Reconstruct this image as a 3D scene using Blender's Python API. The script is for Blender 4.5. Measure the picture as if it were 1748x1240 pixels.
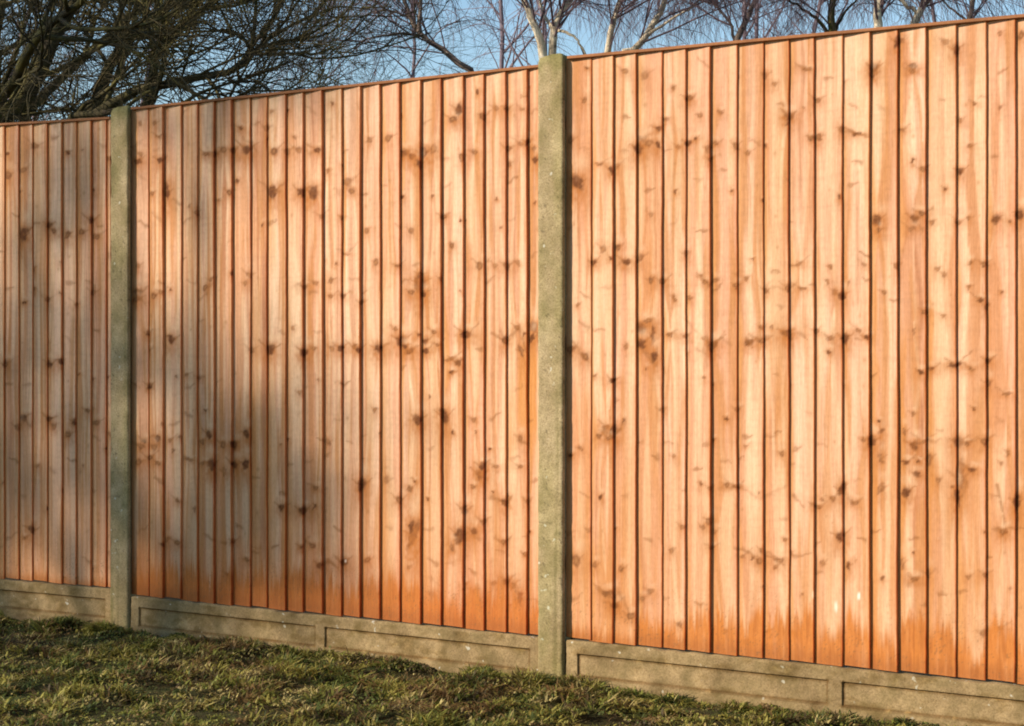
import bpy, math, random
import numpy as np
from mathutils import Vector, Matrix

# ------------------------------------------------------------------ clean
for o in list(bpy.data.objects): bpy.data.objects.remove(o)
SC = bpy.context.scene
COL = SC.collection
random.seed(7); RS = np.random.RandomState(11)

# ------------------------------------------------------------------ camera, world, sun, exposure
F = 2895.0; CX = 874.0; HY = 608.0; ZC = 1.060      # focal length and horizon in photo pixels, eye height (m)
cam = bpy.data.cameras.new("camera"); cam_o = bpy.data.objects.new("camera", cam); COL.objects.link(cam_o)
cam.sensor_width = 36; cam.lens = 36*F/1748; cam.shift_y = -(620-HY)/1748
cam.clip_start = .05; cam.clip_end = 3000
cam_o.location = (0, 0, ZC); cam_o.rotation_euler = (math.pi/2, 0, 0)
SC.camera = cam_o

TH = math.radians(32.5); CT, ST = math.cos(TH), math.sin(TH); Z0 = 5.567
SUN_AZ_FROM_NORMAL = math.radians(36)      # from the fence normal towards the left
SUN_EL = math.radians(27)
nx, ny = -ST, -CT; lx, ly = -CT, ST
sx = math.cos(SUN_AZ_FROM_NORMAL)*nx + math.sin(SUN_AZ_FROM_NORMAL)*lx
sy = math.cos(SUN_AZ_FROM_NORMAL)*ny + math.sin(SUN_AZ_FROM_NORMAL)*ly
SUN = Vector((sx*math.cos(SUN_EL), sy*math.cos(SUN_EL), math.sin(SUN_EL))).normalized()

w = bpy.data.worlds.new("World"); SC.world = w; w.use_nodes = True
nt = w.node_tree; nt.nodes.clear()
sky = nt.nodes.new('ShaderNodeTexSky'); sky.sky_type = 'NISHITA'; sky.sun_disc = False
sky.sun_elevation = SUN_EL; sky.sun_rotation = math.atan2(SUN.x, SUN.y)
sky.air_density = 1.3; sky.dust_density = .0; sky.ozone_density = 3.6; sky.altitude = 100
bg = nt.nodes.new('ShaderNodeBackground'); bg.inputs['Strength'].default_value = .125
wo = nt.nodes.new('ShaderNodeOutputWorld')
nt.links.new(sky.outputs[0], bg.inputs[0]); nt.links.new(bg.outputs[0], wo.inputs[0])

sl = bpy.data.lights.new("sun", 'SUN'); sl.energy = 4.9; sl.angle = math.radians(.55); sl.color = (1, .90, .765)
so = bpy.data.objects.new("sun", sl); COL.objects.link(so)
so.rotation_euler = SUN.to_track_quat('Z', 'Y').to_euler(); so.location = (-6, -3, 9)

SC.view_settings.view_transform = 'Standard'; SC.view_settings.look = 'None'
SC.view_settings.exposure = .40; SC.view_settings.gamma = 1
SC.render.engine = 'CYCLES'
SC.cycles.max_bounces = 8; SC.cycles.diffuse_bounces = 6
SC.cycles.pixel_filter_type = 'BLACKMAN_HARRIS'; SC.cycles.filter_width = 1.9

# ------------------------------------------------------------------ helpers
def P(s, n, z):                        # fence coordinates (along, towards the camera side, up) -> world
    return np.stack([s*CT - n*ST, Z0 - s*ST - n*CT, z + 0*s + 0*n], -1)
def s_px(x, n=0.):                     # photo column -> distance along the fence on the plane n
    t = (x-CX)/F
    return (t*(Z0-n*CT) + n*ST)/(CT + t*ST)
def z_px(x, y, n=0.):
    s = s_px(x, n)
    return ZC + (Z0 - s*ST - n*CT)*(HY-y)/F
def W(x, y, D):                        # photo pixel at depth D -> world
    return np.array([D*(x-CX)/F, D, ZC + D*(HY-y)/F])

def tag(o, label=None, cat=None, group=None, kind=None):
    if label: o['label'] = label
    if cat: o['category'] = cat
    if group: o['group'] = group
    if kind: o['kind'] = kind
    return o
def empty(name, loc, label, cat, group=None):
    o = bpy.data.objects.new(name, None); COL.objects.link(o)
    o.location = loc; o.empty_display_size = .2
    return tag(o, label, cat, group)
def mesh(name, co, quads=None, tris=None, mat=None, parent=None, col=None, smooth=True, sharp=None):
    me = bpy.data.meshes.new(name)
    co = np.asarray(co, np.float32)
    nq = 0 if quads is None else len(quads); ntr = 0 if tris is None else len(tris)
    idx = []
    if nq: idx.append(np.asarray(quads).ravel())
    if ntr: idx.append(np.asarray(tris).ravel())
    idx = np.concatenate(idx).astype(np.int32)
    if parent is not None: co = co - np.array(parent.location, np.float32)
    me.vertices.add(len(co)); me.vertices.foreach_set('co', co.ravel())
    me.loops.add(len(idx)); me.loops.foreach_set('vertex_index', idx)
    me.polygons.add(nq+ntr)
    st = np.concatenate([np.arange(nq)*4, nq*4+np.arange(ntr)*3]).astype(np.int32)
    me.polygons.foreach_set('loop_start', st)
    me.polygons.foreach_set('use_smooth', np.full(nq+ntr, smooth))
    me.update(calc_edges=True)
    if col is not None:
        a = me.color_attributes.new('Col', 'FLOAT_COLOR', 'POINT')
        c = np.ones((len(co), 4), np.float32); c[:, :3] = np.clip(col, 0, 1); a.data.foreach_set('color', c.ravel())
    if mat: me.materials.append(mat)
    if sharp: me.set_sharp_from_angle(angle=math.radians(sharp))
    o = bpy.data.objects.new(name, me); COL.objects.link(o)
    if parent is not None: o.parent = parent
    return o

TAB = RS.rand(256, 256).astype(np.float32)
def n2(x, y, seed=0):                  # value noise 0..1
    x = np.asarray(x, float)+seed*17.31; y = np.asarray(y, float)+seed*5.77
    xi = np.floor(x).astype(int); yi = np.floor(y).astype(int)
    fx = x-xi; fy = y-yi; fx = fx*fx*(3-2*fx); fy = fy*fy*(3-2*fy)
    a = TAB[xi & 255, yi & 255]; b = TAB[(xi+1) & 255, yi & 255]
    c = TAB[xi & 255, (yi+1) & 255]; d = TAB[(xi+1) & 255, (yi+1) & 255]
    return (a*(1-fx)+b*fx)*(1-fy) + (c*(1-fx)+d*fx)*fy
def fbm(x, y, seed=0, o=3):
    r = 0; a = .5; t = 0
    for k in range(o):
        r = r + a*n2(x*2**k, y*2**k, seed+k*3); t += a; a *= .5
    return r/t
def sstep(a, b, x):
    t = np.clip((x-a)/(b-a), 0, 1); return t*t*(3-2*t)
def mixc(c, k, col):                   # c (N,3), k (N,), col (3,)
    return c*(1-k[:, None]) + np.array(col)*k[:, None]

# ------------------------------------------------------------------ materials
def new_mat(name, rough=.8, spec=.3):
    m = bpy.data.materials.new(name); m.use_nodes = True
    b = m.node_tree.nodes['Principled BSDF']; b.inputs['Roughness'].default_value = rough
    b.inputs['Specular IOR Level'].default_value = spec
    return m, m.node_tree, b
def N(t, typ, **kw):
    n = t.nodes.new(typ)
    for k, v in kw.items(): setattr(n, k, v)
    return n
def ramp(t, stops):
    r = N(t, 'ShaderNodeValToRGB'); e = r.color_ramp.elements
    while len(e) < len(stops): e.new(.5)
    for i, (p, c) in enumerate(stops):
        e[i].position = p; e[i].color = (*c, 1) if len(c) == 3 else c
    return r
def noise(t, vec, scale, detail=3, rough=.55):
    n = N(t, 'ShaderNodeTexNoise'); n.inputs['Scale'].default_value = scale
    n.inputs['Detail'].default_value = detail; n.inputs['Roughness'].default_value = rough
    if vec: t.links.new(vec, n.inputs['Vector'])
    return n
def mult(t, a, b, fac=1.):
    m = N(t, 'ShaderNodeMix', data_type='RGBA', blend_type='MULTIPLY'); m.inputs['Factor'].default_value = fac
    t.links.new(a, m.inputs['A']); t.links.new(b, m.inputs['B']); return m.outputs['Result']
def mixn(t, fac, a, b):
    m = N(t, 'ShaderNodeMix', data_type='RGBA')
    t.links.new(fac, m.inputs['Factor'])
    for k, v in (('A', a), ('B', b)):
        if isinstance(v, tuple): m.inputs[k].default_value = (*v, 1)
        else: t.links.new(v, m.inputs[k])
    return m.outputs['Result']
def bump(t, b, h, strength, dist):
    n = N(t, 'ShaderNodeBump'); n.inputs['Strength'].default_value = strength; n.inputs['Distance'].default_value = dist
    t.links.new(h, n.inputs['Height']); t.links.new(n.outputs[0], b.inputs['Normal'])

# sawn softwood: painted knots and stains in the vertex colours, fine grain in nodes
M_WOOD, t, b = new_mat("sawn_softwood", .82, .22)
at = N(t, 'ShaderNodeAttribute', attribute_name='Col')
tc = N(t, 'ShaderNodeTexCoord'); mp = N(t, 'ShaderNodeMapping'); mp.inputs['Scale'].default_value = (1, 1, .035)
t.links.new(tc.outputs['Object'], mp.inputs['Vector'])
g1 = noise(t, mp.outputs[0], 260, 3, .6); r1 = ramp(t, [(.25, (.88, .84, .79)), (.75, (1.07, 1.07, 1.07))])
t.links.new(g1.outputs['Fac'], r1.inputs[0])
mp2 = N(t, 'ShaderNodeMapping'); mp2.inputs['Scale'].default_value = (1, 1, .5); t.links.new(tc.outputs['Object'], mp2.inputs['Vector'])
g2 = noise(t, mp2.outputs[0], 130, 2, .6); r2 = ramp(t, [(.3, (.93, .91, .88)), (.7, (1.04, 1.04, 1.04))])
t.links.new(g2.outputs['Fac'], r2.inputs[0])
c = mult(t, at.outputs['Color'], r1.outputs[0]); c = mult(t, c, r2.outputs[0])
t.links.new(c, b.inputs['Base Color']); bump(t, b, g1.outputs['Fac'], .5, .0015)

def concrete(name, light, dark, moss, mossamt):
    m, t, b = new_mat(name, .92, .15)
    tc = N(t, 'ShaderNodeTexCoord'); v = tc.outputs['Object']
    a = noise(t, v, 7, 4, .6); ra = ramp(t, [(.3, dark), (.7, light)]); t.links.new(a.outputs['Fac'], ra.inputs[0])
    f = noise(t, v, 160, 3, .7); rf = ramp(t, [(.3, (.66, .64, .58)), (.5, (1, 1, 1)), (.72, (1.25, 1.25, 1.22))]); t.links.new(f.outputs['Fac'], rf.inputs[0])
    c = mult(t, ra.outputs[0], rf.outputs[0])
    g = noise(t, v, 13, 5, .65); rg = ramp(t, [(.42, (0, 0, 0)), (.66, (mossamt,)*3)]); t.links.new(g.outputs['Fac'], rg.inputs[0])
    c = mixn(t, rg.outputs[0], c, moss)
    l = noise(t, v, 38, 2, .5); rl = ramp(t, [(.70, (0, 0, 0)), (.76, (.6,)*3)]); t.links.new(l.outputs['Fac'], rl.inputs[0])
    c = mixn(t, rl.outputs[0], c, (.62, .58, .46))
    at = N(t, 'ShaderNodeAttribute', attribute_name='Col')
    c = mult(t, c, at.outputs['Color'])
    t.links.new(c, b.inputs['Base Color'])
    h = N(t, 'ShaderNodeMath', operation='ADD'); t.links.new(f.outputs['Fac'], h.inputs[0]); t.links.new(g.outputs['Fac'], h.inputs[1])
    bump(t, b, h.outputs[0], .6, .003)
    return m
M_POST = concrete("weathered_post_concrete", (.47, .35, .195), (.26, .185, .09), (.19, .15, .058), .6)
M_GRAV = concrete("weathered_gravel_board_concrete", (.40, .27, .13), (.17, .110, .048), (.15, .105, .038), .65)

M_GRASS, t, b = new_mat("grass_blades", .65, .25)
at = N(t, 'ShaderNodeAttribute', attribute_name='Col'); t.links.new(at.outputs['Color'], b.inputs['Base Color'])
tr = N(t, 'ShaderNodeBsdfTranslucent'); t.links.new(at.outputs['Color'], tr.inputs['Color'])
mx = N(t, 'ShaderNodeMixShader'); mx.inputs[0].default_value = .25
out = t.nodes['Material Output']; t.links.new(b.outputs[0], mx.inputs[1]); t.links.new(tr.outputs[0], mx.inputs[2]); t.links.new(mx.outputs[0], out.inputs[0])

M_SOIL, t, b = new_mat("lawn_soil", .95, .1)
tc = N(t, 'ShaderNodeTexCoord'); a = noise(t, tc.outputs['Object'], 5, 6, .65)
r = ramp(t, [(.3, (.030, .022, .010)), (.5, (.055, .050, .018)), (.7, (.05, .065, .02))]); t.links.new(a.outputs['Fac'], r.inputs[0])
t.links.new(r.outputs[0], b.inputs['Base Color'])
a2 = noise(t, tc.outputs['Object'], 60, 4, .7); bump(t, b, a2.outputs['Fac'], 1, .02)

def bark(name, stops, scale=9, zs=.5, patch=None):
    m, t, b = new_mat(name, .85, .2)
    tc = N(t, 'ShaderNodeTexCoord'); mp = N(t, 'ShaderNodeMapping'); mp.inputs['Scale'].default_value = (1, 1, zs)
    t.links.new(tc.outputs['Object'], mp.inputs['Vector'])
    a = noise(t, mp.outputs[0], scale, 5, .65); r = ramp(t, stops); t.links.new(a.outputs['Fac'], r.inputs[0])
    t.links.new(r.outputs[0], b.inputs['Base Color']); bump(t, b, a.outputs['Fac'], .8, .02)
    return m
M_BIRCH = bark("birch_bark", [(.30, (.10, .07, .05)), (.40, (.50, .39, .26)), (.58, (.80, .66, .46)), (.8, (.84, .75, .58))], 7, 1.6)
M_MOSSB = bark("mossy_bark", [(.3, (.035, .025, .015)), (.5, (.07, .058, .023)), (.66, (.145, .125, .036))], 6, .8)
M_SHADEB = bark('shaded_birch_bark', [(.35, (.09, .065, .055)), (.58, (.24, .17, .13)), (.70, (.60, .48, .34))], 7, 1.2)  # darker copy of the birch bark, the limb's shade put into the colour
M_DARKB = bark("dark_branch_bark", [(.3, (.06, .045, .035)), (.6, (.16, .12, .09)), (.8, (.26, .2, .14))], 8, .8)
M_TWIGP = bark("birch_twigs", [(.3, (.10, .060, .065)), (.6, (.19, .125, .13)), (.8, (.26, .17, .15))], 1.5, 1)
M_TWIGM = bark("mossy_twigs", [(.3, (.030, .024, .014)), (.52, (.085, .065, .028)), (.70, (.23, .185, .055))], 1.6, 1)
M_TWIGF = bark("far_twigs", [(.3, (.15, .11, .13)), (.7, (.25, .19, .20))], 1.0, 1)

# ------------------------------------------------------------------ knots and stains read off the photograph (pixels)
# x, y, radius x, radius y, strength
KN = """1365 451 8 4 .5;1345 493 6 8 .6;1369 493 8 4 .6;1413 482 4 6 .45;1425 499 6 6 .5;1438 506 8 9 .8;1450 482 3 6 .4;1342 569 9 6 .9;1347 572 5 12 .7
1393 566 5 4 .6;1418 578 8 5 .6;1442 579 7 9 .85;1466 564 7 4 .5;1480 576 6 4 .8;1579 533 7 5 .7;1590 630 7 5 .8;1572 636 7 5 .8;1631 623 12 4 .85;1659 631 7 5 .6
1674 513 8 4 .8;1684 524 4 8 .6;1687 617 7 6 .8;1687 654 5 8 .7;1718 674 11 3 .6;1509 499 4 5 .5;1560 566 3 8 .4;1503 736 3 7 .6;1543 736 4 8 .7
1488 754 7 9 .95;1506 737 3 6 .5;1503 782 5 10 .6;1503 835 6 12 .5;1561 761 7 8 .9;1577 755 14 3 .5;1546 790 7 5 .8;1565 810 8 6 .8;1546 841 8 9 .9;1585 785 6 12 .6
1602 821 5 7 .5;1636 756 8 9 .95;1641 800 6 20 .55;1639 818 9 22 .65;1634 850 5 18 .8;1650 759 6 4 .7;1659 802 9 5 .8;1681 754 7 8 .7;1721 773 4 7 .5;1714 909 7 7 .8
1735 858 6 14 .9;1437 835 6 14 .8;1396 866 8 4 .7;1421 852 5 6 .55;1458 858 8 5 .6;1335 775 4 6 .6;1434 917 7 9 .85;1404 962 4 6 .5;1448 965 5 9 .8;1562 988 8 5 .6
1540 962 4 12 .5;1653 985 5 5 .5;1681 982 6 5 .6;1585 980 5 10 .5;1030 425 7 9 .45;1013 448 6 6 .75;1054 423 6 7 .7;1069 448 7 6 .85;1092 442 6 9 .6;1112 479 5 7 .7
1131 482 6 6 .7;1151 510 4 6 .6;1178 509 4 6 .6;1171 434 5 7 .6;1203 482 6 4 .6;1222 479 5 5 .5;1274 476 4 5 .6;1257 488 6 5 .6;1307 497 5 6 .6;985 521 4 4 .5
975 597 8 8 .7;999 609 8 8 .7;1095 561 9 9 .95;1095 588 8 8 .95;1115 572 4 16 .85;1117 609 5 10 .85;1105 548 8 4 .6;1143 572 8 4 .7;1218 588 8 6 .9;1214 594 5 10 .7
1278 586 8 5 .85;1301 582 10 5 .7;1047 650 7 5 .8;1035 730 8 5 .7;1047 738 6 12 .85;1064 719 3 7 .6;573 451 3 5 .6;642 449 4 7 .6;679 454 7 4 .6;564 506 5 4 .6
586 506 5 5 .6;617 517 4 5 .6;717 486 10 14 .98;702 500 6 5 .7;723 503 6 7 .8;717 470 4 8 .7;684 583 9 9 .98;699 600 8 5 .9;691 592 7 5 .8;726 583 6 7 .8;740 567 5 5 .7
747 589 5 4 .6;726 600 7 5 .8;767 614 9 3 .7;782 619 8 6 .8;770 637 5 4 .8;795 572 9 6 .9;820 454 7 8 .6;865 454 8 7 .6;845 454 5 4 .4;862 582 6 9 .8;882 560 5 6 .6
911 560 6 10 .95;908 578 5 10 .8;890 600 4 14 .7;461 597 8 8 .95;519 603 7 8 .9;536 595 5 4 .5;567 595 5 6 .5;582 595 6 7 .8;604 592 5 6 .7;612 598 5 6 .8;646 595 7 8 .9
713 717 7 9 .9;759 712 7 12 .85;809 717 6 5 .5;590 434 8 2 .4;819 811 7 9 .95;823 797 6 7 .8;847 797 7 3 .5;888 797 7 3 .5;861 858 6 7 .9;807 832 4 4 .6;793 872 6 8 .85
808 908 6 7 .85;825 891 6 6 .6;860 926 5 6 .7;784 915 9 13 .85;706 913 7 24 1;702 900 5 12 .9;699 835 6 6 .7;682 855 6 8 .7;617 828 7 11 .9;627 956 7 6 .7;888 748 5 7 .6
900 857 4 6 .6;246 753 6 5 .8;236 790 7 6 .6;240 763 8 6 .5;270 748 5 6 .9;263 765 5 7 .5;256 782 6 5 .7;270 792 7 4 .6;290 752 5 4 .5;357 743 5 7 .9;361 794 6 10 1
381 760 5 6 .7;383 806 4 10 .6;400 760 6 7 .9;401 794 6 7 .9;420 741 5 8 .9;419 794 5 10 .9;323 785 9 3 .5;345 792 6 4 .5;481 867 6 7 .8;517 872 7 6 .9;539 833 7 4 .6
536 865 3 7 .6;534 932 7 6 .6;303 855 5 4 .6;302 927 5 5 .7;398 925 5 4 .7;546 966 7 7 .8;587 961 8 7 .8;235 276 8 6 .8;273 274 6 6 .8;240 264 7 5 .5;285 327 5 18 .8
351 264 8 4 .7;368 264 5 7 .8;382 257 6 6 .6;399 258 6 7 .8;421 257 9 7 .9;467 259 7 6 .7;490 260 5 6 .6;510 257 6 7 .5;542 257 8 5 .8;465 329 9 11 .95;515 329 7 7 .9
535 329 8 11 .9;392 329 5 6 .7;336 363 4 7 .7;271 233 6 3 .6;239 211 4 6 .4;264 211 4 5 .5;691 262 8 6 .9;704 268 7 6 .8;722 262 8 9 .9;716 282 5 10 .8;740 255 6 10 .4
788 268 5 9 .6;783 188 7 13 .8;773 205 8 5 .7;824 200 6 7 .7;848 186 5 5 .5;865 186 6 6 .7;892 186 5 3 .4;810 261 6 6 .6;868 254 6 6 .6;889 246 6 4 .5;900 244 5 7 .8
911 255 6 5 .7;914 273 5 8 .8;757 370 6 5 .7;592 312 10 8 .5;600 326 6 5 .6;662 236 7 8 .6;630 240 5 6 .5;560 292 4 5 .5;998 171 4 7 .6;975 240 6 8 .5;986 312 9 14 .95
1023 280 9 3 .5;1054 283 7 4 .5;1044 292 5 7 .8;1095 237 8 6 .9;1090 254 8 9 .9;1107 246 9 6 .5;1124 220 5 5 .9;1124 248 5 8 .8;1158 251 6 4 .5;1175 246 7 6 .8;1175 171 6 6 .8
1136 205 5 4 .6;1194 198 5 5 .5;1066 122 7 5 .5;1100 130 8 10 .4;1179 168 6 5 .6;1347 199 8 6 .95;1345 207 4 9 .7;1491 117 8 7 .95;1489 128 5 8 .7;1532 72 6 12 .9;1541 70 7 4 .4
1558 115 9 7 .8;1556 122 6 4 .6;1632 86 6 10 .85;1612 72 9 6 .45;1306 130 5 10 .6;1378 118 10 3 .6;1707 58 5 6 .5;1742 60 5 9 .7;1663 177 6 3 .6;1230 192 4 4 .6;1395 172 6 5 .6
1639 206 5 5 .5;1436 222 5 8 .7;1463 229 10 3 .8;1385 237 7 4 .7;1398 235 5 7 .7;1210 256 7 9 .6;1222 245 6 4 .6;1257 250 5 8 .6;1213 272 5 6 .7;1275 262 6 5 .5;1540 222 7 4 .6
1575 290 6 6 .6;1655 250 6 4 .5;1639 294 6 8 .8;1497 377 9 9 .85;1500 394 4 6 .6;1562 374 9 9 .8;1574 365 8 5 .7;1590 380 5 4 .5;1700 375 9 9 .8;1740 367 7 9 .85;1636 380 7 4 .5
1110 366 5 5 .4;1680 452 7 6 .7;1556 392 8 5 .5;40 290 8 5 .4;40 400 8 12 .95;84 386 6 7 .8;92 396 5 5 .7;115 402 5 7 .7;140 396 6 5 .7;156 377 6 7 .8;165 405 7 5 .6;40 715 8 7 .8
30 730 6 8 .5;85 716 6 6 .8;92 728 5 6 .5;116 742 6 6 .7;150 702 6 5 .6;164 722 7 6 .6;10 622 6 7 .7;82 512 4 6 .6;160 500 5 6 .5;85 622 5 7 .8;104 618 4 7 .8;55 905 6 10 .8
14 300 6 8 .6;60 250 8 6 .5;130 520 5 3 .4;984 958 8 13 .6;1015 965 5 6 .6;1060 972 5 7 .6;1035 1013 10 6 .8;1049 1034 8 6 .9;1077 1052 8 6 .7;1046 1018 5 10 .6;771 934 4 8 .6
875 1000 6 8 .6;887 1022 5 14 .8;843 996 7 4 .5;812 1012 6 8 .7;818 1032 5 14 .8;702 1022 9 14 .8;864 993 7 6 .9;738 1015 6 9 .4;1146 941 4 6 .5;1161 1067 6 6 .6;1237 1078 8 4 .6
1274 1096 9 6 .7;1215 935 7 4 .6;1210 890 5 8 .7;1200 900 5 5 .5;1220 908 5 5 .5;1268 950 7 4 .5;1330 956 9 4 .6;1296 958 6 6 .7;1356 1082 8 4 .7;1312 1078 6 3 .6;1711 909 5 6 .6
1678 1082 7 8 .5;1704 1074 9 4 .6;1560 989 7 4 .6;1257 832 8 3 .7;1240 828 5 4 .6;1212 834 5 5 .5;1300 560 5 5 .5;1170 575 5 5 .5;1040 748 8 4 .7;1022 745 5 6 .7;1004 905 5 5 .3
1130 700 5 6 .5;1258 700 5 5 .5;1272 762 5 3 .4;1150 780 4 4 .4;1165 900 5 5 .5;1110 1010 8 5 .5;1096 1022 6 5 .5;1475 452 5 5 .4;1600 460 4 5 .4;1610 540 4 4 .4;1530 455 5 8 .5
430 598 6 6 .4;425 470 5 8 .5;350 492 5 6 .6;360 478 4 5 .5;235 500 8 9 .7;262 505 6 6 .7;292 580 6 10 .8;252 570 4 5 .8;255 660 4 5 .8;340 645 4 4 .5;318 640 4 4 .5;345 755 4 5 .6
233 512 6 5 .6;275 500 5 4 .5;660 820 5 8 .4;560 755 4 8 .5;520 490 8 4 .5;538 484 5 4 .5;500 560 4 4 .4;455 220 5 7 .5;548 370 6 4 .4;625 395 5 5 .5;702 395 5 6 .5;640 700 5 6 .5"""
STROKES = """1363 567 1378 580 .6;1300 942 1338 963 .65;1354 951 1384 945 .6;1354 845 1372 866 .7;1421 852 1437 838 .55;1440 840 1458 860 .55;1702 827 1716 895 .85;1695 904 1748 902 .6
840 568 862 582 .7;862 582 886 562 .7;838 848 861 858 .65;861 858 874 848 .65;845 918 860 928 .6;860 928 873 915 .6;560 957 577 969 .8;735 985 750 1000 .3;775 610 785 620 .5
1255 935 1292 950 .6;1197 470 1210 488 .6;1210 488 1226 474 .6;1204 575 1218 590 .6;1218 590 1236 566 .5;1305 492 1318 478 .4;1318 490 1342 494 .35;1170 545 1200 580 .4;1190 595 1205 605 .4
1275 580 1284 592 .7;1290 578 1320 572 .4;1030 735 1046 745 .6;1046 745 1068 722 .5;1056 1010 1078 1054 .6;1020 1005 1040 1020 .6;1360 112 1386 120 .5;1336 190 1348 202 .5;1348 204 1358 190 .5
1482 110 1492 122 .6;1492 122 1502 108 .6;1380 232 1398 240 .5;1440 224 1482 232 .6;1100 600 1120 625 .7;978 585 1005 620 .6;1505 755 1512 790 .3;1590 755 1606 750 .4;1640 756 1668 752 .45
1650 825 1640 860 .6;1228 835 1258 830 .4;1262 828 1290 850 .4;1300 850 1342 830 .35;1386 862 1400 868 .6;1268 938 1290 955 .4;1352 1078 1366 1086 .4;1550 1000 1570 985 .5;886 560 898 600 .7
230 500 250 520 .4;505 490 520 478 .4;430 245 440 262 .4;855 565 862 580 .5;815 1000 822 1040 .5;878 1000 892 1034 .5;1680 1078 1712 1070 .35"""
# orange resin and damp stains: x0 x1 y0 y1 strength
STAIN = """1484 1498 470 1120 .75;1533 1546 560 1130 .65;1581 1593 480 1130 .8;1634 1643 800 1140 .55;1683 1692 560 1150 .5;1733 1748 820 1150 .7;1436 1446 400 660 .35;1439 1449 860 1000 .35
884 916 570 740 .85;900 916 560 780 .7;868 884 640 780 .45;1086 1128 110 640 .22;1100 1118 380 560 .35;1212 1220 780 1000 .25;650 662 560 1000 .35;430 445 480 1010 .45;456 470 600 1020 .4
718 728 640 1020 .45;720 748 1000 1060 .4;1009 1040 940 1080 .18;1388 1396 560 760 .2;1530 1548 120 400 .25;1650 1672 800 1100 .25;970 1006 650 1080 .28;1636 1650 790 870 .5;286 300 260 420 .25
486 498 640 1030 .4;552 562 560 1000 .25;1090 1126 640 1010 .18;1050 1084 760 1050 .12;0 12 600 980 .4;28 36 560 980 .3"""
WHITE = "1388 1015 1.6 8;1427 1036 1.8 14;1466 1018 2 9;590 958 2 3"
def parse(s): return [[float(v) for v in r.split()] for r in s.replace('\n', ';').split(';') if r.strip()]
KN, STROKES, STAIN, WHITE = map(parse, (KN, STROKES, STAIN, WHITE))

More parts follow.
